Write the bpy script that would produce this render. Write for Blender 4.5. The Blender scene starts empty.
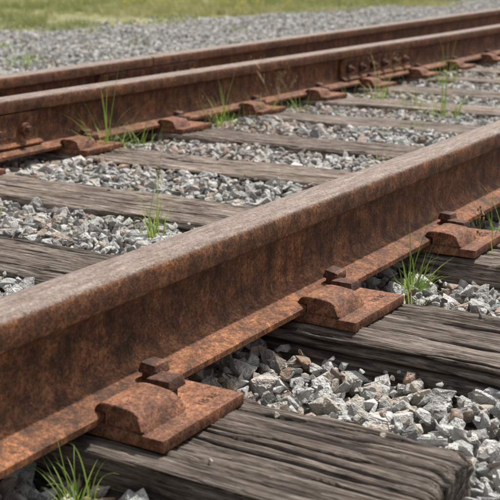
import bpy, bmesh, math, random
import numpy as np
from mathutils import Vector, Matrix, Euler
random.seed(7); rng=np.random.default_rng(11)
scene=bpy.context.scene
COL=scene.collection

# ------------------------------------------------------------ helpers
def new_obj(name,me,parent=None,loc=None,rot=None):
    o=bpy.data.objects.new(name,me); COL.objects.link(o)
    if parent: o.parent=parent
    if loc: o.location=loc
    if rot: o.rotation_euler=rot
    return o
def mesh_from(name,v,f,mats=(),smooth=False,angle=None):
    me=bpy.data.meshes.new(name); me.from_pydata([tuple(p) for p in v],[],[tuple(q) for q in f]); me.update()
    for m in mats: me.materials.append(m)
    if smooth:
        me.polygons.foreach_set('use_smooth',[True]*len(me.polygons))
        if angle: me.set_sharp_from_angle(angle=math.radians(angle))
    return me
TAB=rng.random((256,256))
def vnoise(x,y,seed=0):
    x=np.asarray(x,float)+seed*17.31; y=np.asarray(y,float)+seed*7.77
    xi=np.floor(x).astype(int); yi=np.floor(y).astype(int)
    fx=x-xi; fy=y-yi; fx=fx*fx*(3-2*fx); fy=fy*fy*(3-2*fy)
    a=TAB[xi%256,yi%256]; b=TAB[(xi+1)%256,yi%256]; c=TAB[xi%256,(yi+1)%256]; d=TAB[(xi+1)%256,(yi+1)%256]
    return (a*(1-fx)+b*fx)*(1-fy)+(c*(1-fx)+d*fx)*fy

# ------------------------------------------------------------ node helpers
def mat_base(name):
    m=bpy.data.materials.new(name); m.use_nodes=True
    nt=m.node_tree; b=nt.nodes['Principled BSDF']
    return m,nt,b
def N(nt,t,**kw):
    n=nt.nodes.new(t)
    for k,v in kw.items(): setattr(n,k,v)
    return n
def L(nt,a,b): nt.links.new(a,b)
def coords(nt,scale=(1,1,1),kind='Object'):
    tc=N(nt,'ShaderNodeTexCoord'); mp=N(nt,'ShaderNodeMapping'); mp.inputs['Scale'].default_value=scale
    L(nt,tc.outputs[kind],mp.inputs[0]); return mp.outputs[0]
def noise(nt,co,scale,detail=4,rough=.6,dist=0):
    n=N(nt,'ShaderNodeTexNoise'); n.inputs['Scale'].default_value=scale; n.inputs['Detail'].default_value=min(detail,4)
    n.inputs['Roughness'].default_value=rough; n.inputs['Distortion'].default_value=dist
    L(nt,co,n.inputs['Vector']); return n.outputs['Fac']
def ramp(nt,fac,stops,interp='LINEAR'):
    r=N(nt,'ShaderNodeValToRGB'); r.color_ramp.interpolation=interp
    el=r.color_ramp.elements
    while len(el)<len(stops): el.new(.5)
    for e,(p,c) in zip(el,stops):
        e.position=p; e.color=(c,c,c,1) if isinstance(c,(int,float)) else (*c,1)
    L(nt,fac,r.inputs[0]); return r.outputs[0]
def mix(nt,fac,a,b,blend='MIX'):
    m=N(nt,'ShaderNodeMix',data_type='RGBA',blend_type=blend)
    for i,x in ((0,fac),(6,a),(7,b)):
        if isinstance(x,(int,float)): m.inputs[i].default_value=x
        elif isinstance(x,tuple): m.inputs[i].default_value=(*x,1)
        else: L(nt,x,m.inputs[i])
    return m.outputs[2]
def math_(nt,op,a,b=0.0,clamp=False):
    m=N(nt,'ShaderNodeMath',operation=op,use_clamp=clamp)
    for i,x in ((0,a),(1,b)):
        if isinstance(x,(int,float)): m.inputs[i].default_value=x
        else: L(nt,x,m.inputs[i])
    return m.outputs[0]
def bump(nt,h,strength,dist,prev=None):
    b=N(nt,'ShaderNodeBump'); b.inputs['Strength'].default_value=strength; b.inputs['Distance'].default_value=dist
    L(nt,h,b.inputs['Height'])
    if prev: L(nt,prev,b.inputs['Normal'])
    return b.outputs[0]

# ------------------------------------------------------------ materials
def rust_mat(name,dark,mid,light,head=False):
    m,nt,b=mat_base(name)
    co=coords(nt)
    n1=noise(nt,co,26,4,.8); n2=noise(nt,co,190,4,.8); n3=noise(nt,co,700,2,.6); n0=noise(nt,co,5,3,.6)
    c=ramp(nt,n1,[(.38,dark),(.5,mid),(.62,light)])
    c=mix(nt,.8,c,ramp(nt,n0,[(.35,(.68,.66,.66)),(.5,(1.0,1.0,1.0)),(.65,(1.3,1.22,1.1))]),'MULTIPLY')
    sp=ramp(nt,n2,[(.38,.42),(.5,1.0),(.62,1.5)])
    c=mix(nt,.9,c,sp,'MULTIPLY')
    sp2=ramp(nt,n3,[(.36,.5),(.5,1.0),(.64,1.35)])
    c=mix(nt,.8,c,sp2,'MULTIPLY')
    pit=ramp(nt,noise(nt,co,80,4,.8,.3),[(.57,0.0),(.63,1.0)])
    c=mix(nt,math_(nt,'MULTIPLY',pit,.6),c,(.035,.02,.014))
    if head:
        st=noise(nt,coords(nt,(8,60,60)),2.,4,.7)
        geo=N(nt,'ShaderNodeNewGeometry'); sx=N(nt,'ShaderNodeSeparateXYZ'); L(nt,geo.outputs['Normal'],sx.inputs[0])
        tc=N(nt,'ShaderNodeTexCoord'); so=N(nt,'ShaderNodeSeparateXYZ'); L(nt,tc.outputs['Object'],so.inputs[0])
        vs=noise(nt,coords(nt,(60,60,6)),1.,4,.7)
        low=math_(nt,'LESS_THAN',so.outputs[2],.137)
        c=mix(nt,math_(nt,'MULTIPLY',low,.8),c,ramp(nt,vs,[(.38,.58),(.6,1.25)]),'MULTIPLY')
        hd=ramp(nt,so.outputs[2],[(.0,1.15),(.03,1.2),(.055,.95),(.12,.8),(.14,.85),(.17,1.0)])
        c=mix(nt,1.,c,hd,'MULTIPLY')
        nz=ramp(nt,math_(nt,'ADD',sx.outputs[2],math_(nt,'MULTIPLY',math_(nt,'SUBTRACT',n2,.5),.3)),[(.45,0.0),(.85,1.0)])
        zz=math_(nt,'GREATER_THAN',so.outputs[2],.15)
        f=math_(nt,'MULTIPLY',nz,zz)
        topc=ramp(nt,st,[(.34,(.165,.12,.096)),(.5,(.225,.178,.15)),(.66,(.31,.26,.225))])
        topc=mix(nt,.65,topc,sp,'MULTIPLY'); topc=mix(nt,.6,topc,sp2,'MULTIPLY')
        c=mix(nt,math_(nt,'MULTIPLY',f,.92),c,topc)
    L(nt,c,b.inputs['Base Color'])
    b.inputs['Roughness'].default_value=.7
    b.inputs['Specular IOR Level'].default_value=.3
    bb=bump(nt,n1,.4,.004); bb=bump(nt,n2,.8,.0024,bb); bb=bump(nt,n3,.5,.0008,bb); L(nt,bb,b.inputs['Normal'])
    return m
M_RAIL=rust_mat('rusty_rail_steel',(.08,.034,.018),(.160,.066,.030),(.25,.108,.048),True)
M_PLATE=rust_mat('rusty_plate_steel',(.105,.046,.026),(.195,.084,.045),(.28,.128,.07))
M_SPIKE=rust_mat('rusty_spike_steel',(.065,.032,.022),(.12,.056,.036),(.19,.092,.058))

def wood_mat():
    m,nt,b=mat_base('weathered_tie_wood')
    oi=N(nt,'ShaderNodeObjectInfo')
    tc=N(nt,'ShaderNodeTexCoord'); off=N(nt,'ShaderNodeVectorMath',operation='ADD')
    L(nt,tc.outputs['Object'],off.inputs[0])
    cmb=N(nt,'ShaderNodeCombineXYZ'); L(nt,math_(nt,'MULTIPLY',oi.outputs['Random'],37.),cmb.inputs[0]); L(nt,cmb.outputs[0],off.inputs[1])
    def co(s):
        mp=N(nt,'ShaderNodeMapping'); mp.inputs['Scale'].default_value=s; L(nt,off.outputs[0],mp.inputs[0]); return mp.outputs[0]
    g1=noise(nt,co((150,5,150)),1.,4,.75,.3); g2=noise(nt,co((600,22,600)),1.,2,.6,.2); g3=noise(nt,co((9,3.5,9)),1.,4,.65)
    sp=noise(nt,co((90,60,90)),1.,3,.7)
    c=ramp(nt,g1,[(.34,(.035,.028,.024)),(.42,(.135,.113,.098)),(.56,(.225,.195,.17)),(.68,(.34,.305,.275))])
    c=mix(nt,.9,c,ramp(nt,g2,[(.36,.38),(.52,1.0),(.64,1.3)]),'MULTIPLY')
    c=mix(nt,.75,c,ramp(nt,g3,[(.34,(.6,.55,.51)),(.6,(1.12,1.10,1.08))]),'MULTIPLY')
    c=mix(nt,.5,c,ramp(nt,sp,[(.35,.6),(.6,1.1)]),'MULTIPLY')
    c=mix(nt,1.,c,oi.outputs['Color'],'MULTIPLY')
    at=N(nt,'ShaderNodeAttribute',attribute_name='crack')
    c=mix(nt,at.outputs['Fac'],c,(.010,.007,.006))
    L(nt,c,b.inputs['Base Color']); b.inputs['Roughness'].default_value=.85; b.inputs['Specular IOR Level'].default_value=.25
    bb=bump(nt,g1,.9,.005); bb=bump(nt,g2,.6,.0012,bb); L(nt,bb,b.inputs['Normal'])
    return m
M_WOOD=wood_mat()

def stone_mat():
    m,nt,b=mat_base('crushed_granite')
    a=N(nt,'ShaderNodeAttribute',attribute_type='INSTANCER',attribute_name='tint')
    r=N(nt,'ShaderNodeAttribute',attribute_type='INSTANCER',attribute_name='rust')
    c=ramp(nt,a.outputs['Fac'],[(0,(.16,.155,.15)),(.15,(.28,.28,.275)),(.33,(.42,.43,.415)),(.40,(.47,.42,.35)),(.47,(.50,.515,.49)),(.65,(.58,.585,.565)),(.8,(.65,.645,.62)),(.9,(.54,.46,.37)),(1,(.75,.74,.72))])
    co=coords(nt)
    tcv=N(nt,'ShaderNodeVectorMath',operation='ADD'); cb=N(nt,'ShaderNodeCombineXYZ'); L(nt,math_(nt,'MULTIPLY',a.outputs['Fac'],50.),cb.inputs[0]); L(nt,co,tcv.inputs[0]); L(nt,cb.outputs[0],tcv.inputs[1])
    co=tcv.outputs[0]
    n1=noise(nt,co,1.6,4,.7); n2=noise(nt,co,14,3,.8)
    c=mix(nt,.85,c,ramp(nt,n1,[(.3,.65),(.5,1.0),(.7,1.2)]),'MULTIPLY')
    c=mix(nt,.65,c,ramp(nt,n2,[(.36,.45),(.5,1.0),(.66,1.35)]),'MULTIPLY')
    rf=math_(nt,'MULTIPLY',r.outputs['Fac'],ramp(nt,n1,[(.3,.5),(.6,1.0)]))
    c=mix(nt,rf,c,mix(nt,.7,(.33,.21,.14),ramp(nt,n2,[(.3,.6),(.7,1.3)]),'MULTIPLY'))
    L(nt,c,b.inputs['Base Color']); b.inputs['Roughness'].default_value=.8; b.inputs['Specular IOR Level'].default_value=.3
    bb=bump(nt,n1,.5,.15); L(nt,bb,b.inputs['Normal'])
    return m
M_STONE=stone_mat()

def grass_mat(name,c0,c1,tr=.35):
    m,nt,b=mat_base(name)
    rnd=N(nt,'ShaderNodeAttribute',attribute_name='shade')
    it=N(nt,'ShaderNodeAttribute',attribute_type='INSTANCER',attribute_name='tint')
    f=math_(nt,'ADD',math_(nt,'MULTIPLY',rnd.outputs['Fac'],.7),math_(nt,'MULTIPLY',it.outputs['Fac'],.6),True)
    c=ramp(nt,f,[(0,c0),(.75,c1),(1,(.44,.38,.2))])
    L(nt,c,b.inputs['Base Color']); b.inputs['Roughness'].default_value=.55
    if tr:
        t=N(nt,'ShaderNodeBsdfTranslucent'); L(nt,c,t.inputs[0])
        mx=N(nt,'ShaderNodeMixShader'); mx.inputs[0].default_value=tr
        L(nt,b.outputs[0],mx.inputs[1]); L(nt,t.outputs[0],mx.inputs[2]); L(nt,mx.outputs[0],nt.nodes['Material Output'].inputs[0])
    return m
M_GRASS=grass_mat('fresh_grass',(.14,.25,.03),(.38,.48,.10))
M_FIELD=grass_mat('meadow_grass',(.13,.18,.05),(.33,.35,.11),.25)
M_DRY=grass_mat('dry_weed',(.26,.18,.08),(.40,.31,.15),0)
def flat(name,c,r=.6):
    m,nt,b=mat_base(name); co=coords(nt); n=noise(nt,co,60,3)
    L(nt,mix(nt,.5,c,ramp(nt,n,[(.3,.7),(.7,1.2)]),'MULTIPLY'),b.inputs['Base Color']); b.inputs['Roughness'].default_value=r; return m
M_YEL=flat('yellow_petals',(.85,.68,.04))

def ground_mat():
    m,nt,b=mat_base('ground_soil')
    co=coords(nt); s=N(nt,'ShaderNodeSeparateXYZ'); L(nt,co,s.inputs[0])
    n0=noise(nt,co,.9,4,.6); n1=noise(nt,co,5,4,.65); n2=noise(nt,co,45,4,.7)
    grav=ramp(nt,n2,[(.3,(.16,.155,.145)),(.5,(.34,.335,.32)),(.7,(.52,.51,.49))])
    soil=ramp(nt,n1,[(.3,(.10,.12,.04)),(.5,(.20,.20,.085)),(.7,(.38,.33,.20))])
    yy=math_(nt,'ADD',s.outputs[1],math_(nt,'MULTIPLY',math_(nt,'SUBTRACT',n0,.5),1.6))
    xo=math_(nt,'MULTIPLY',math_(nt,'MAXIMUM',math_(nt,'SUBTRACT',s.outputs[0],11.),0.),.2)
    f=ramp(nt,math_(nt,'DIVIDE',math_(nt,'ADD',yy,xo),10.),[(.73,0.0),(.79,1.0)])
    f2=ramp(nt,math_(nt,'DIVIDE',math_(nt,'MULTIPLY',yy,-1.),10.),[(.18,0.0),(.24,1.0)])
    c=mix(nt,math_(nt,'MAXIMUM',f,f2),grav,soil)
    L(nt,c,b.inputs['Base Color']); b.inputs['Roughness'].default_value=.95
    L(nt,bump(nt,n2,.6,.02),b.inputs['Normal'])
    return m
M_GROUND=ground_mat()

# ------------------------------------------------------------ ground
GZ=-.115
def gz(x,y):
    x=np.asarray(x,float); y=np.asarray(y,float)
    far=np.clip((np.abs(y-2)-6)/6,0,1)
    return GZ+far*(vnoise(x*.35,y*.35,3)-.4)*.22
xs=np.concatenate([[-900,-300,-100,-40],np.arange(-15,40.1,.5),[60,100,300,900]])
ys=np.concatenate([[-900,-300,-100,-30],np.arange(-12,35.1,.5),[50,100,300,900]])
X,Y=np.meshgrid(xs,ys,indexing='ij'); Z=gz(X,Y)
nx,ny=X.shape
V=np.stack([X.ravel(),Y.ravel(),Z.ravel()],1)
F=[(i*ny+j,(i+1)*ny+j,(i+1)*ny+j+1,i*ny+j+1) for i in range(nx-1) for j in range(ny-1)]
new_obj('ground',mesh_from('ground',V,F,[M_GROUND],True))

# ------------------------------------------------------------ rails
NEAR_Y=.845; FAR_Y=2.352; PZ=.018
half=[(.076,.000),(.076,.009),(.072,.0125),(.044,.0190),(.024,.0252),(.0140,.034),(.0098,.047),(.0090,.078),(.0098,.108),(.013,.121),(.021,.1275),(.036,.1312),(.0392,.1345),(.0402,.152),(.0400,.1645),(.0385,.1693),(.0345,.1730),(.027,.1755),(.014,.1773),(0,.178)]
prof=[(-y,z) for y,z in half]+[(y,z) for y,z in half[::-1][1:]]
def rail(name,p0,ang,length,gaps=()):
    root=bpy.data.objects.new(name,None); COL.objects.link(root); root.location=p0; root.rotation_euler=(0,0,ang)
    cuts=[0]+list(gaps)+[length]
    for k in range(len(cuts)-1):
        a=cuts[k]+(.004 if k else 0); b=cuts[k+1]-(.004 if k<len(cuts)-2 else 0)
        n=max(2,int((b-a)/.2)); xs=np.linspace(a,b,n)
        V=[];F=[];P=len(prof)
        for i,x in enumerate(xs):
            dy=(vnoise(x*.9,k*3,5)-.5)*.004; dz=(vnoise(x*.7,k*3,9)-.5)*.004
            V+= [(x,y+dy,z+dz*(z/.17)) for y,z in prof]
        for i in range(n-1):
            for j in range(P):
                j2=(j+1)%P
                F.append((i*P+j,(i+1)*P+j,(i+1)*P+j2,i*P+j2))
        F.append(tuple(range(P))); F.append(tuple(reversed(range((n-1)*P,n*P))))
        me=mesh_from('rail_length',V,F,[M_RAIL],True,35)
        bm=bmesh.new(); bm.from_mesh(me); bmesh.ops.recalc_face_normals(bm,faces=bm.faces); bm.to_mesh(me); bm.free()
        new_obj('rail_length_%d'%(k+1),me,root)
    return root
rail('steel_rail',(-3,NEAR_Y,PZ),0,60)
rail('steel_rail',(-3,FAR_Y,PZ),0,60,(5.12,8.08))
TH=math.radians(3.0)
B0=(-3.0,2.54,PZ)
rail('steel_rail',B0,TH,60,(6.9,))
def back_y(x): return B0[1]+(x-B0[0])*math.tan(TH)

# ------------------------------------------------------------ box helper
def bm_box(bm,cx,cy,cz,sx,sy,sz,rot=None,taper=1.0):
    vs=[]
    for dz in (-.5,.5):
        t=taper if dz>0 else 1
        for dx,dy in ((-.5,-.5),(.5,-.5),(.5,.5),(-.5,.5)):
            p=Vector((dx*sx*t,dy*sy*t,dz*sz))
            if rot: p=rot@p
            vs.append(bm.verts.new(p+Vector((cx,cy,cz))))
    fs=[(3,2,1,0),(4,5,6,7),(0,1,5,4),(1,2,6,5),(2,3,7,6),(3,0,4,7)]
    return [bm.faces.new([vs[i] for i in f]) for f in fs]
def bm_prof(bm,pts,x0,x1,nseg=1,endscale=None):
    rows=[]
    for i in range(nseg+1):
        x=x0+(x1-x0)*i/nseg
        rows.append([bm.verts.new((x,y,z)) for y,z in pts])
    P=len(pts)
    for i in range(nseg):
        for j in range(P):
            bm.faces.new((rows[i][j],rows[i+1][j],rows[i+1][(j+1)%P],rows[i][(j+1)%P]))
    bm.faces.new(rows[0]); bm.faces.new(rows[-1][::-1])
def finish(bm,name,mat,bev=.0015,seg=2,angle=40):
    bmesh.ops.recalc_face_normals(bm,faces=bm.faces)
    ed=[e for e in bm.edges if len(e.link_faces)==2 and e.calc_face_angle(0)>math.radians(38)]
    if bev: bmesh.ops.bevel(bm,geom=ed,offset=bev,segments=seg,affect='EDGES',profile=.6)
    me=bpy.data.meshes.new(name); bm.to_mesh(me); bm.free(); me.materials.append(mat)
    me.polygons.foreach_set('use_smooth',[True]*len(me.polygons)); me.set_sharp_from_angle(angle=math.radians(angle))
    return me
bm=bmesh.new()
bm_box(bm,0,0,.009,.195,.355,.0175)
plate_me=finish(bm,'plate',M_PLATE,.0025,2)
bm=bmesh.new()
pts=[(-.146,.0165),(-.143,.022),(-.135,.0365),(-.130,.0410),(-.122,.0440),(-.100,.0465),(-.082,.0470),(-.071,.0455),(-.064,.041),(-.058,.033),(-.0775,.031),(-.0785,.0165)]
bm_prof(bm,pts,-.094,.002,1)
for v in bm.verts:
    if v.co.z>.03: v.co.x+= .004 if v.co.x<-.05 else -.004
sh_me=finish(bm,'shoulder',M_PLATE,.003,3,30)
def spike_mesh(seed):
    r=random.Random(seed); bm=bmesh.new()
    bm_box(bm,0,-.004,.012,.017,.017,.048)
    R=Euler((math.radians(r.uniform(-6,4)),r.uniform(-.08,.08),r.uniform(-.25,.25))).to_matrix()
    bm_box(bm,0,.004,.037,.038,.046,.016,R,.88)
    return finish(bm,'spike',M_SPIKE,.003,2,30)
spikes=[spike_mesh(i) for i in range(6)]
def clip_mesh(seed):
    r=random.Random(seed+50); bm=bmesh.new()
    R=Euler((r.uniform(.0,.2),r.uniform(-.1,.1),r.uniform(-.35,.35))).to_matrix()
    bm_box(bm,0,0,.0,.036,.032,.016,R,.84)
    bm_box(bm,0,0,-.011,.028,.024,.014,R)
    return finish(bm,'spike_cap',M_SPIKE,.003,2,30)
caps=[clip_mesh(i) for i in range(4)]
def label_mesh():
    cu=bpy.data.curves.new('lbl','FONT'); cu.body='115 RE'; cu.size=.017; cu.extrude=.0007; cu.align_x='CENTER'
    o=bpy.data.objects.new('lbl',cu); COL.objects.link(o)
    dg=bpy.context.evaluated_depsgraph_get(); me=bpy.data.meshes.new_from_object(o.evaluated_get(dg))
    bpy.data.objects.remove(o); me.materials.clear(); me.materials.append(M_SPIKE); return me
lbl=label_mesh()
def tie_plate(x,y,rz,detail=True):
    root=bpy.data.objects.new('tie_plate',None); COL.objects.link(root); root.location=(x,y,0.0002); root.rotation_euler=(0,0,rz+random.uniform(-.02,.02))
    new_obj('plate',plate_me,root)
    for s,a in ((1,0),(2,math.pi)):
        new_obj('shoulder_%d'%s,sh_me,root,rot=(0,0,a))
        M=Matrix.Rotation(a,3,'Z')
        p=M@Vector((.032+random.uniform(-.005,.005),-.094,random.uniform(0,.004)))
        new_obj('spike_%d'%s,random.choice(spikes),root,loc=p,rot=(0,0,a+random.uniform(-.15,.15)))
        p=M@Vector((.044+random.uniform(-.006,.006),-.060,.0505+random.uniform(0,.002)))
        new_obj('spike_cap_%d'%s,random.choice(caps),root,loc=p,rot=(0,0,a+random.uniform(-.3,.3)))
        if detail:
            p=M@Vector((.050,-.152,.0176)); new_obj('embossed_mark_%d'%s,lbl,root,loc=p,rot=(0,0,a))
    return root

# ------------------------------------------------------------ ties
def tie_mesh(seed,y0,y1,W,Hh,res_c,res_l):
    r=random.Random(seed)
    w=W/2; rad=.007+.005*r.random()
    path=[]
    def seg(a,b,n):
        for i in range(n): path.append((a[0]+(b[0]-a[0])*i/n,a[1]+(b[1]-a[1])*i/n))
    nside=max(3,int((Hh-rad)/(res_c*1.6))); ntop=max(6,int((W-2*rad)/res_c)); narc=max(2,int(rad*1.57/res_c))
    seg((-w,-Hh),(-w,-rad),nside)
    for i in range(narc): t=i/narc*math.pi/2; path.append((-w+rad-rad*math.cos(t),-rad+rad*math.sin(t)))
    seg((-w+rad,0),(w-rad,0),ntop)
    for i in range(narc): t=i/narc*math.pi/2; path.append((w-rad+rad*math.sin(t),-rad+rad*math.cos(t)))
    seg((w,-rad),(w,-Hh),nside); path.append((w,-Hh))
    P=np.array(path); s=np.concatenate([[0],np.cumsum(np.hypot(*np.diff(P,axis=0).T))])
    T=np.gradient(P,axis=0); Nn=np.stack([-T[:,1],T[:,0]],1); Nn/=np.linalg.norm(Nn,axis=1,keepdims=True)+1e-9
    yl=np.linspace(y0,y1,max(8,int((y1-y0)/res_l)))
    S,YY=np.meshgrid(s,yl,indexing='xy')
    tot=s[-1]
    Sw=S+(vnoise(YY*1.8,YY*0,seed+30)-.5)*.02+(vnoise(YY*9,S*5,seed+31)-.5)*.004
    d=(vnoise(S*12,YY*2.5,seed)-.5)*.010+(vnoise(Sw*70,YY*6,seed+1)-.5)*.004
    rid=1-np.abs(2*vnoise(Sw*150,YY*4.5,seed+2)-1); d-=np.clip(rid-.7,0,1)*.011
    rid2=1-np.abs(2*vnoise(Sw*260,YY*9,seed+3)-1); d-=np.clip(rid2-.7,0,1)*.005
    crack=np.clip((rid-.78)*4,0,.8)*np.clip(vnoise(Sw*30,YY*3,seed+15)*2.2-.4,0,1)
    for k in range(32):
        u0=r.uniform(.05,.95)*tot; a=r.uniform(y0-.3,y1); ln=r.uniform(.15,1.3)
        if k<10: a=y0-.1; ln=r.uniform(.2,.8); u0=r.uniform(.25,.75)*tot
        wd=r.uniform(.0012,.0036); dp=r.uniform(.006,.02)
        env=np.clip((YY-a)/.06,0,1)*np.clip((a+ln-YY)/.12,0,1)
        uc=u0+(vnoise(YY*2.5,YY*0+k,seed+4)-.5)*.024+(vnoise(YY*18,YY*0+k,seed+6)-.5)*.006
        q=np.exp(-((S-uc)/np.maximum(wd*env,.0004))**2)*env
        d-=q*dp; crack=np.maximum(crack,q)
    spl=(vnoise(Sw*110,YY*11,seed+40)>.80); d+=spl*.0016
    edge=np.exp(-((S-(s[nside]+rad*.8))/.014)**2)+np.exp(-((S-(tot-s[nside]-rad*.8))/.014)**2)
    ch=np.clip(vnoise(YY*9,S*10,seed+8)-.5,0,1)+.6*np.clip(vnoise(YY*30,S*40,seed+18)-.6,0,1)
    d-=edge*ch*.034
    e=np.minimum(YY-y0,y1-YY); d-=np.exp(-e/.008)*.004*(1+vnoise(S*60,YY*0,seed+9))
    # keep bearing area under the rail plates sound and flat
    d=np.minimum(d,.0035)
    wob=(vnoise(YY*1.3,YY*0,seed+12)-.5)*.012
    PX=P[None,:,0]+Nn[None,:,0]*d+wob; PZz=P[None,:,1]+Nn[None,:,1]*d
    yj=YY.copy()
    j0=(vnoise(S[0]*45,S[0]*0,seed+13)-.5)*.02; j1=(vnoise(S[-1]*45,S[-1]*0,seed+14)-.5)*.02
    yj[0]+=j0; yj[1]+=j0*.5; yj[-1]+=j1; yj[-2]+=j1*.5
    n,m=YY.shape
    V=np.stack([PX,yj,PZz],-1).reshape(-1,3)
    I=np.arange(n*m).reshape(n,m)
    Q=np.stack([I[:-1,:-1],I[:-1,1:],I[1:,1:],I[1:,:-1]],-1).reshape(-1,4)
    Vl=V.tolist(); Fl=Q.tolist()
    cr=crack.ravel().tolist()
    for ring,flip in ((I[0],True),(I[-1],False)):
        prev=list(ring); base=V[ring]
        for sc in (.95,.85,.7,.5,.3):
            cur=[]
            for q in base:
                x=q[0]*sc; z=-Hh/2+(q[2]+Hh/2)*sc
                dy=(float(vnoise(x*60,z*60,seed+20))-.5)*.014*(1 if flip else -1)
                cur.append(len(Vl)); Vl.append([x,(y0 if flip else y1)+dy,z]); cr.append(float(vnoise(x*120,z*20,seed+3)>.74)*.8)
            for j in range(len(prev)-1):
                f=[prev[j],prev[j+1],cur[j+1],cur[j]]
                Fl.append(f[::-1] if flip else f)
            prev=cur
        Fl.append(prev if not flip else prev[::-1])
    me=bpy.data.meshes.new('tie'); me.from_pydata(Vl,[],Fl); me.update()
    bm=bmesh.new(); bm.from_mesh(me); bmesh.ops.recalc_face_normals(bm,faces=bm.faces); bm.to_mesh(me); bm.free()
    at=me.attributes.new('crack','FLOAT','POINT'); at.data.foreach_set('value',cr)
    me.polygons.foreach_set('use_smooth',[True]*len(me.polygons))
    me.materials.append(M_WOOD); return me
ties=[]
for i in range(-3,26):
    x=.99+.56*i + (random.uniform(-.025,.025) if i not in(0,1,2) else 0)
    W=random.uniform(.225,.245)
    if i in (0,): W=.262
    y0=.335+(random.uniform(-.03,.03) if i not in (0,1) else 0); y1=max(3.0,back_y(x)+.3)+random.uniform(-.04,.04)
    near=-1<=i<=4
    me=tie_mesh(100+i,y0,y1,W,.17,.0022 if near else .006,.010 if near else .03)
    o=new_obj('railroad_tie',me,loc=(x,0,0))
    k=random.uniform(1.15,1.65)
    if i in (0,1): k=(.80,.92)[i]
    o.color=(k*1.0,k*.965,k*.94,1)
    ties.append((x,W,y0,y1))
    tie_plate(x,NEAR_Y,0,i<4); tie_plate(x,FAR_Y,0,i<4); tie_plate(x,back_y(x),TH,False)

# ------------------------------------------------------------ joint bars
def joint_bar(x,y,rz=0):
    root=bpy.data.objects.new('rail_joint_bar',None); COL.objects.link(root); root.location=(x,y,PZ); root.rotation_euler=(0,0,rz)
    for s in (-1,1):
        bm=bmesh.new()
        pts=[(s*.010,.036),(s*.028,.0285),(s*.047,.0225),(s*.049,.029),(s*.032,.042),(s*.028,.052),(s*.028,.10),(s*.033,.112),(s*.036,.1285),(s*.012,.120)]
        bm_prof(bm,pts,-.40,.40,1)
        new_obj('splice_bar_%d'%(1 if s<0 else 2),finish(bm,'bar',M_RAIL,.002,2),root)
    bm=bmesh.new()
    for k in range(6):
        bx=-.33+.132*k
        for s in (-1,1):
            r=Matrix.Rotation(math.pi/2,4,'X')
            bmesh.ops.create_cone(bm,cap_ends=True,segments=6 if (k%2==0)==(s<0) else 20,radius1=.021,radius2=.0195,depth=.020,matrix=Matrix.Translation((bx,s*.038,.076))@r)
            bmesh.ops.create_cone(bm,cap_ends=True,segments=12,radius1=.011,radius2=.010,depth=.034,matrix=Matrix.Translation((bx,s*.047,.076))@r)
    new_obj('bolts',finish(bm,'bolts',M_SPIKE,.0012,1),root)
joint_bar(2.12,FAR_Y); joint_bar(5.08,FAR_Y)
bx=B0[0]+6.9*math.cos(TH); joint_bar(bx,back_y(bx),TH)

# ------------------------------------------------------------ scatter
def scatter(name,pts,rot,scl,idx,attrs,coll):
    me=bpy.data.meshes.new(name); me.from_pydata(pts.tolist(),[],[])
    a=me.attributes.new('rot','FLOAT_VECTOR','POINT'); a.data.foreach_set('vector',rot.astype(np.float32).ravel())
    a=me.attributes.new('scl','FLOAT_VECTOR','POINT'); a.data.foreach_set('vector',scl.astype(np.float32).ravel())
    a=me.attributes.new('idx','INT','POINT'); a.data.foreach_set('value',idx.astype(np.int32))
    for k,v in attrs.items():
        a=me.attributes.new(k,'FLOAT','POINT'); a.data.foreach_set('value',v.astype(np.float32))
    o=new_obj(name,me)
    ng=bpy.data.node_groups.new(name+'_scatter','GeometryNodeTree')
    ng.interface.new_socket('Geometry',in_out='INPUT',socket_type='NodeSocketGeometry')
    ng.interface.new_socket('Geometry',in_out='OUTPUT',socket_type='NodeSocketGeometry')
    gi=ng.nodes.new('NodeGroupInput'); go=ng.nodes.new('NodeGroupOutput')
    ci=ng.nodes.new('GeometryNodeCollectionInfo'); ci.inputs['Collection'].default_value=coll
    ci.inputs['Separate Children'].default_value=True; ci.inputs['Reset Children'].default_value=True
    ip=ng.nodes.new('GeometryNodeInstanceOnPoints'); ip.inputs['Pick Instance'].default_value=True
    def na(n,t):
        q=ng.nodes.new('GeometryNodeInputNamedAttribute'); q.data_type=t; q.inputs['Name'].default_value=n
        return [s for s in q.outputs if s.enabled and s.name=='Attribute'][0]
    ng.links.new(gi.outputs[0],ip.inputs['Points']); ng.links.new(ci.outputs[0],ip.inputs['Instance'])
    ng.links.new(na('rot','FLOAT_VECTOR'),ip.inputs['Rotation']); ng.links.new(na('scl','FLOAT_VECTOR'),ip.inputs['Scale'])
    ng.links.new(na('idx','INT'),ip.inputs['Instance Index']); ng.links.new(ip.outputs[0],go.inputs[0])
    md=o.modifiers.new('scatter','NODES'); md.node_group=ng
    return o
sc=bpy.data.collections.new('stone_shapes')
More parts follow.
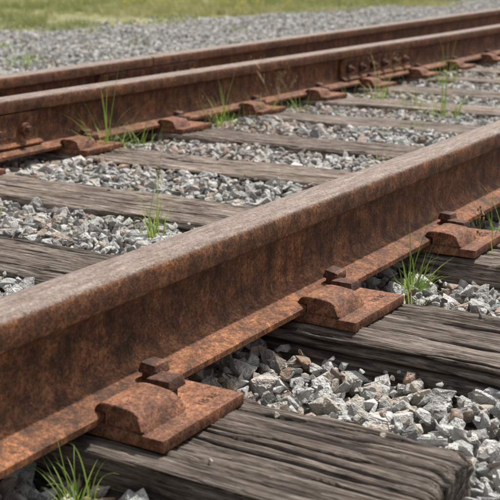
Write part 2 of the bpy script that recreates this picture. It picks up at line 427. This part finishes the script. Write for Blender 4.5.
for k in range(28):
    r=random.Random(k*3+1); bm=bmesh.new()
    ax=(r.uniform(.85,1.2),r.uniform(.65,.95),r.uniform(.5,.8))
    for i in range(r.randint(9,14)):
        v=Vector((r.gauss(0,1),r.gauss(0,1),r.gauss(0,1))).normalized()
        m_=max(abs(v.x),abs(v.y),abs(v.z)); v=v*(1-.45)+v/m_*.45*.8
        v*=r.uniform(.85,1.08)
        bm.verts.new((v.x*ax[0],v.y*ax[1],v.z*ax[2]))
    h=bmesh.ops.convex_hull(bm,input=bm.verts)
    bmesh.ops.delete(bm,geom=[g for g in h['geom_interior'] if isinstance(g,bmesh.types.BMVert)],context='VERTS')
    bmesh.ops.dissolve_limit(bm,angle_limit=math.radians(14),verts=bm.verts,edges=bm.edges)
    bmesh.ops.bevel(bm,geom=list(bm.edges),offset=.045,segments=1,affect='EDGES',clamp_overlap=True)
    bmesh.ops.triangulate(bm,faces=bm.faces)
    bmesh.ops.subdivide_edges(bm,edges=[e for e in bm.edges if e.calc_length()>.5],cuts=1)
    for v in bm.verts: v.co+=Vector((r.gauss(0,.014),r.gauss(0,.014),r.gauss(0,.014)))
    bmesh.ops.recalc_face_normals(bm,faces=bm.faces)
    me=bpy.data.meshes.new('stone'); bm.to_mesh(me); bm.free(); me.materials.append(M_STONE)
    sc.objects.link(bpy.data.objects.new('stone_%02d'%k,me))
YAW=math.radians(31.27)
def wedge(x,y,half,back=.7):
    cx,cy=-back*math.cos(YAW),-back*math.sin(YAW)
    a=np.arctan2(y-cy,x-cx)-YAW
    return np.abs(a)<math.radians(half)
def edge_y(x,y):
    return 7.7-np.clip((x-11)/6,0,1)*1.3+(vnoise(x*.8,y*.8,6)-.5)*1.2
def ztop(x,y):
    z=np.where(y<.78,-.050,-.014)
    z=np.where((y>=.78)&(y<1.0),-.050+(y-.78)/.22*.036,z)
    z=np.where((y>2.2)&(y<2.5),-.026,z)
    by=B0[1]+(x-B0[0])*math.tan(TH)
    z=np.where(y>by+.12,-.026-np.clip((y-by-.12)/.8,0,1)*.058,z)
    z=np.where(y<.35,-.055-np.clip((.35-y)/.5,0,1)*.035,z)
    return z+(vnoise(x*4,y*4,2)-.5)*.022
allp=[]
def layer(x0,x1,y0,y1,sp,dz,smin,smax,half):
    gx,gy=np.meshgrid(np.arange(x0,x1,sp),np.arange(y0,y1,sp)); x=gx.ravel()+rng.uniform(-.5,.5,gx.size)*sp; y=gy.ravel()+rng.uniform(-.5,.5,gx.size)*sp
    k=wedge(x,y,half); x=x[k];y=y[k]
    s=smin+(smax-smin)*rng.random(len(x))**1.7
    z=ztop(x,y)+dz+rng.uniform(-.006,.008,len(x))-s*.35
    keep=np.ones(len(x),bool)
    for tx,W,a,b in ties:
        inside=(np.abs(x-tx)<W/2+s*.35)&(y>a-s*.5)&(y<b+s*.4)
        keep&=~inside
    allp.append(np.stack([x,y,z,s],1)[keep])
layer(-.3,5.2,-.4,3.4,.030,0,.014,.028,30)
layer(-.3,5.2,-.4,3.4,.028,-.024,.014,.024,30)
layer(-.3,5.2,-.4,3.4,.042,.004,.016,.037,30)
layer(-.3,5.2,.3,3.4,.034,.006,.006,.013,30)
layer(5.2,20,.0,8.3,.040,0,.019,.034,21)
layer(5.2,12,.0,8.3,.058,-.02,.024,.034,21)
layer(2.0,5.2,3.4,8.3,.035,0,.014,.030,28)
layer(2.0,5.2,3.4,6.0,.048,-.018,.022,.028,28)
A=np.concatenate(allp)
edge=edge_y(A[:,0],A[:,1])
A=A[(A[:,1]<edge)|(rng.random(len(A))<.05)]
ext=[]
for tx,W,a,b in ties:
    for _ in range(7):
        y=random.uniform(1.0,2.2) if random.random()<.75 else random.uniform(a+.05,.66)
        s=random.uniform(.004,.009); ext.append((tx+random.choice((-1,1))*random.uniform(.25,.46)*W,y,s*.2,s))
A=np.concatenate([A,np.array(ext)])
n=len(A)
rot=np.stack([rng.normal(0,.45,n),rng.normal(0,.45,n),rng.uniform(0,6.28,n)],1)
scl=A[:,3:4]*rng.uniform(.8,1.2,(n,3))
tint=np.clip(rng.beta(2.0,2.0,n)+(rng.random(n)<.05)*.35-(rng.random(n)<.08)*.4,0,1)
dr=np.minimum(np.abs(A[:,1]-NEAR_Y),np.minimum(np.abs(A[:,1]-FAR_Y),np.abs(A[:,1]-(B0[1]+(A[:,0]-B0[0])*math.tan(TH)))))
pr=.09+.6*np.exp(-(dr/.14)**2)+.5*np.exp(-((A[:,1]-2.0)/.3)**2)*(vnoise(A[:,0]*2,A[:,1]*2,8)>.4)
rust=np.where(rng.random(n)<pr,rng.uniform(.2,.95,n),rng.uniform(0,.08,n))
scatter('gravel',A[:,:3],rot,scl,rng.integers(0,28,n),{'tint':tint,'rust':rust},sc)

# ------------------------------------------------------------ grass
def blades(specs):
    V=[];F=[];S=[]
    for (x,y,z,h,w,az,lean,curl,sh) in specs:
        b=len(V); n=7; px=0;pz=0; a=lean
        ca,sa=math.cos(az),math.sin(az)
        for i in range(n+1):
            t=i/n; ww=w*(1-t**1.6)*(.55+.45*min(1,t*4))*.5+.00008
            for q,off in ((-1,0),(0,-.25),(1,0)):
                V.append((x+px*ca-sa*q*ww, y+px*sa+ca*q*ww, z+pz+off*ww)); S.append(sh+.15*t)
            a=lean+curl*t**1.5
            px+=math.sin(a)*h/n; pz+=math.cos(a)*h/n
        for i in range(n):
            for q in (0,1):
                o=b+i*3+q; F.append((o,o+1,o+4,o+3))
    return V,F,S
def blade_mesh(name,specs,mat):
    V,F,S=blades(specs); me=bpy.data.meshes.new(name); me.from_pydata(V,[],F); me.update()
    a=me.attributes.new('shade','FLOAT','POINT'); a.data.foreach_set('value',S)
    me.polygons.foreach_set('use_smooth',[True]*len(me.polygons)); me.materials.append(mat); return me
def tuft(x,y,n,h,spread=.03,w=.0035,z=None,seed=0,name='grass_tuft',mat=None,tall=None,lean=.65):
    r=random.Random(seed+int(x*100)); sp=[]
    w*=.85; n=max(4,int(n*.8))
    for i in range(n):
        a=r.uniform(0,6.28); d=spread*r.random()**.7
        hh=h*r.uniform(.3,1.05)
        sp.append((math.cos(a)*d,math.sin(a)*d,0,hh,w*r.uniform(.5,1.2),a+r.uniform(-.8,.8),r.uniform(.02,lean),r.uniform(.1,1.7),r.random()**1.4))
    if tall:
        for th in tall: sp.append((r.uniform(-.015,.015),r.uniform(-.015,.015),0,th,w*.75,r.uniform(0,6.28),r.uniform(.03,.35),r.uniform(0,.9),.3))
    if z is None: z=-.05 if y<.8 else (-.09 if y>3.4 else -.03)
    return new_obj(name,blade_mesh(name,sp,mat or M_GRASS),loc=(x,y,z))
tuft(1.90,1.42,38,.13,.035,.0042,tall=(.27,.22,.18,.15))
tuft(1.96,1.48,14,.08,.05)
tuft(2.76,2.235,60,.24,.07,.0055,tall=(.32,.29,.26,.24,.22),lean=1.0)
tuft(2.90,2.19,24,.14,.07,.005)
tuft(3.46,2.22,40,.19,.05,.005,tall=(.28,.25,.22))
tuft(3.56,2.16,14,.1,.05,.004)
tuft(3.98,2.18,26,.12,.06,.004,tall=(.22,))
tuft(3.78,2.23,20,.16,.04,.004,tall=(.24,))
tuft(1.87,.745,64,.12,.03,.004,tall=(.19,.17,.15),lean=1.0)
tuft(1.80,.72,18,.06,.04,.003)
tuft(.80,.735,30,.085,.02,.0032,tall=(.15,.12,.1))
tuft(.77,.71,8,.05,.03,.0025)
tuft(4.10,1.58,46,.20,.09,.005,tall=(.44,.40,.34,.28,.25))
tuft(4.5,2.05,36,.17,.09,.005,tall=(.27,.25))
tuft(4.3,1.78,30,.17,.08,.005,tall=(.32,))
tuft(3.65,1.53,22,.11,.06,.004)
tuft(3.05,1.36,12,.07,.02,.0035)
tuft(5.3,2.05,34,.18,.09,.005,tall=(.30,.25)); tuft(5.0,1.5,26,.15,.08,.005,tall=(.24,))
tuft(6.2,1.9,34,.18,.09,.005,tall=(.34,.30)); tuft(7.2,2.1,30,.2,.1,.006,tall=(.34,)); tuft(5.8,1.6,26,.16,.09,.005)
tuft(2.12,.67,20,.11,.03,.0035,tall=(.17,.15)); tuft(2.38,.74,34,.13,.04,.004,tall=(.2,.17,.16)); tuft(2.5,.62,20,.1,.04,.004)
tuft(5.6,5.2,50,.14,.12,.006); tuft(5.8,5.3,36,.12,.1,.006)
tuft(7.4,5.6,36,.12,.14,.006); tuft(9.5,5.9,36,.12,.14,.006); tuft(6.6,6.3,40,.12,.14,.006); tuft(8.4,6.9,40,.13,.2,.006)
rr=random.Random(5)
for k in range(16):
    tx=ties[rr.randint(4,14)][0]+.28; yy=rr.choice((rr.uniform(1.1,2.2),rr.uniform(1.9,2.25)))
    tuft(tx+rr.uniform(-.05,.05),yy,rr.randint(5,14),rr.uniform(.05,.11),.03,.0035,seed=k)
def weed(x,y,h,seed,n=5):
    r=random.Random(seed); root=bpy.data.objects.new('dry_weed_plant',None); COL.objects.link(root); root.location=(x,y,-.03)
    sp=[];heads=[]
    for i in range(n):
        az=r.uniform(0,6.28); le=r.uniform(.05,.5); hh=h*r.uniform(.6,1)
        sp.append((r.uniform(-.012,.012),r.uniform(-.012,.012),0,hh,.0022,az,le,.3,r.random()))
        for k in range(6):
            t=r.uniform(.5,.95); px=math.sin(le+.1)*hh*t; pz=math.cos(le+.1)*hh*t
            a2=az+r.uniform(-1.5,1.5)
            sp.append((px*math.cos(az),px*math.sin(az),pz,hh*.2,.0014,a2,r.uniform(.4,1.),.2,r.random()))
            heads.append((px*math.cos(az)+math.cos(a2)*hh*.14,px*math.sin(az)+math.sin(a2)*hh*.14,pz+hh*.14))
    new_obj('stems',blade_mesh('stems',sp,M_DRY),root)
    bm=bmesh.new()
    for p in heads:
        bmesh.ops.create_icosphere(bm,subdivisions=1,radius=r.uniform(.0014,.003),matrix=Matrix.Translation(p)@Matrix.Diagonal((1,1,1.8,1)))
    me=bpy.data.meshes.new('seed_heads'); bm.to_mesh(me); bm.free(); me.materials.append(M_DRY); new_obj('seed_heads',me,root)
weed(2.16,.68,.13,2,4); weed(3.86,2.22,.26,3,8)
weed(3.3,2.2,.18,5,4); weed(4.7,2.1,.24,6,5)
gc=bpy.data.collections.new('grass_shapes')
for k in range(8):
    r=random.Random(k+70); sp=[]
    for i in range(26):
        a=r.uniform(0,6.28); d=.10*r.random()**.6
        sp.append((math.cos(a)*d,math.sin(a)*d,0,r.uniform(.08,.2),r.uniform(.004,.007),r.uniform(0,6.28),r.uniform(.05,.7),r.uniform(.1,1.4),r.random()*.7))
    gc.objects.link(bpy.data.objects.new('clump_%d'%k,blade_mesh('clump',sp,M_FIELD)))
def field(name,n,xr,yr,coll,nk,dens,smin,smax,half=30,cut=0):
    x=rng.uniform(*xr,n); y=yr[0]+(yr[1]-yr[0])*rng.random(n)**1.3
    d=vnoise(x*.6,y*.6,21)*.6+vnoise(x*2,y*2,22)*.4
    e=edge_y(x,y)
    k=wedge(x,y,half)&(d>dens)&(y>e-.2+cut)
    x=x[k];y=y[k];e=e[k];m=len(x)
    s=rng.uniform(smin,smax,m)*np.clip((y-e+.6)/1.6,.35,1)
    pts=np.stack([x,y,gz(x,y)],1); rot=np.stack([np.zeros(m),np.zeros(m),rng.uniform(0,6.28,m)],1)
    tint=np.clip(vnoise(x*.5,y*.9,31)*1.7-.4+rng.normal(0,.2,m),0,1)
    return scatter(name,pts,rot,np.repeat(s[:,None],3,1),rng.integers(0,nk,m),{'tint':tint},coll)
field('grass',22000,(4,34),(6.0,27),gc,8,.28,.5,1.1,24)
fc=bpy.data.collections.new('flower_shapes')
for k in range(4):
    r=random.Random(k+90)
    sp=[(r.uniform(-.08,.08),r.uniform(-.08,.08),0,r.uniform(.1,.2),.003,r.uniform(0,6.28),.1,.2,.3) for _ in range(5)]
    me=blade_mesh('flower',sp,M_FIELD)
    bm=bmesh.new(); bm.from_mesh(me)
    me.materials.append(M_YEL)
    for s in sp:
        c=Vector((s[0]+math.cos(s[5])*s[3]*.15,s[1]+math.sin(s[5])*s[3]*.15,s[3]*.97))
        for p in range(7):
            a=p/7*6.28; q=Vector((math.cos(a),math.sin(a),.3)); t=Vector((-math.sin(a),math.cos(a),0))
            vs=[bm.verts.new(c),bm.verts.new(c+q*.012+t*.007),bm.verts.new(c+q*.020),bm.verts.new(c+q*.012-t*.007)]
            f=bm.faces.new(vs); f.material_index=1
    bm.to_mesh(me); bm.free(); fc.objects.link(bpy.data.objects.new('flower_%d'%k,me))
field('yellow_wildflowers',3000,(4,30),(7.2,20),fc,4,.5,1.0,1.5,24,.4)

# ------------------------------------------------------------ light
w=bpy.data.worlds.new('World'); scene.world=w; w.use_nodes=True; nt=w.node_tree
sky=nt.nodes.new('ShaderNodeTexSky'); sky.sky_type='NISHITA'; sky.sun_disc=False
SUN_EL=math.radians(60); SUN_AZ=math.radians(-4)   # world angle of the sun direction from +X toward +Y
sky.sun_elevation=SUN_EL; sky.sun_rotation=math.pi/2-SUN_AZ; sky.dust_density=4; sky.air_density=1; sky.ozone_density=.6
hs=nt.nodes.new('ShaderNodeHueSaturation'); hs.inputs['Saturation'].default_value=.3
nt.links.new(sky.outputs[0],hs.inputs['Color']); nt.links.new(hs.outputs[0],nt.nodes['Background'].inputs[0])
nt.nodes['Background'].inputs[1].default_value=.15
sd=bpy.data.lights.new('sun','SUN'); sd.energy=4.8; sd.angle=math.radians(1.5); sd.color=(1,.945,.87)
so=bpy.data.objects.new('sun',sd); COL.objects.link(so); so.location=(0,0,10)
dv=Vector((math.cos(SUN_EL)*math.cos(SUN_AZ),math.cos(SUN_EL)*math.sin(SUN_AZ),math.sin(SUN_EL)))
so.rotation_euler=dv.to_track_quat('Z','Y').to_euler()

# ------------------------------------------------------------ camera
cd=bpy.data.cameras.new('camera'); cam=bpy.data.objects.new('camera',cd); COL.objects.link(cam)
cd.sensor_width=36; cd.lens=36*1116/500; cd.clip_end=3000; cd.clip_start=.02
cam.location=(-.172,-.107,.612); cam.rotation_euler=(math.radians(90-14.62),0,YAW-math.pi/2)
cd.dof.use_dof=True; cd.dof.focus_distance=2.0; cd.dof.aperture_fstop=11
scene.camera=cam
scene.view_settings.view_transform='Standard'; scene.view_settings.look='None'; scene.view_settings.exposure=0
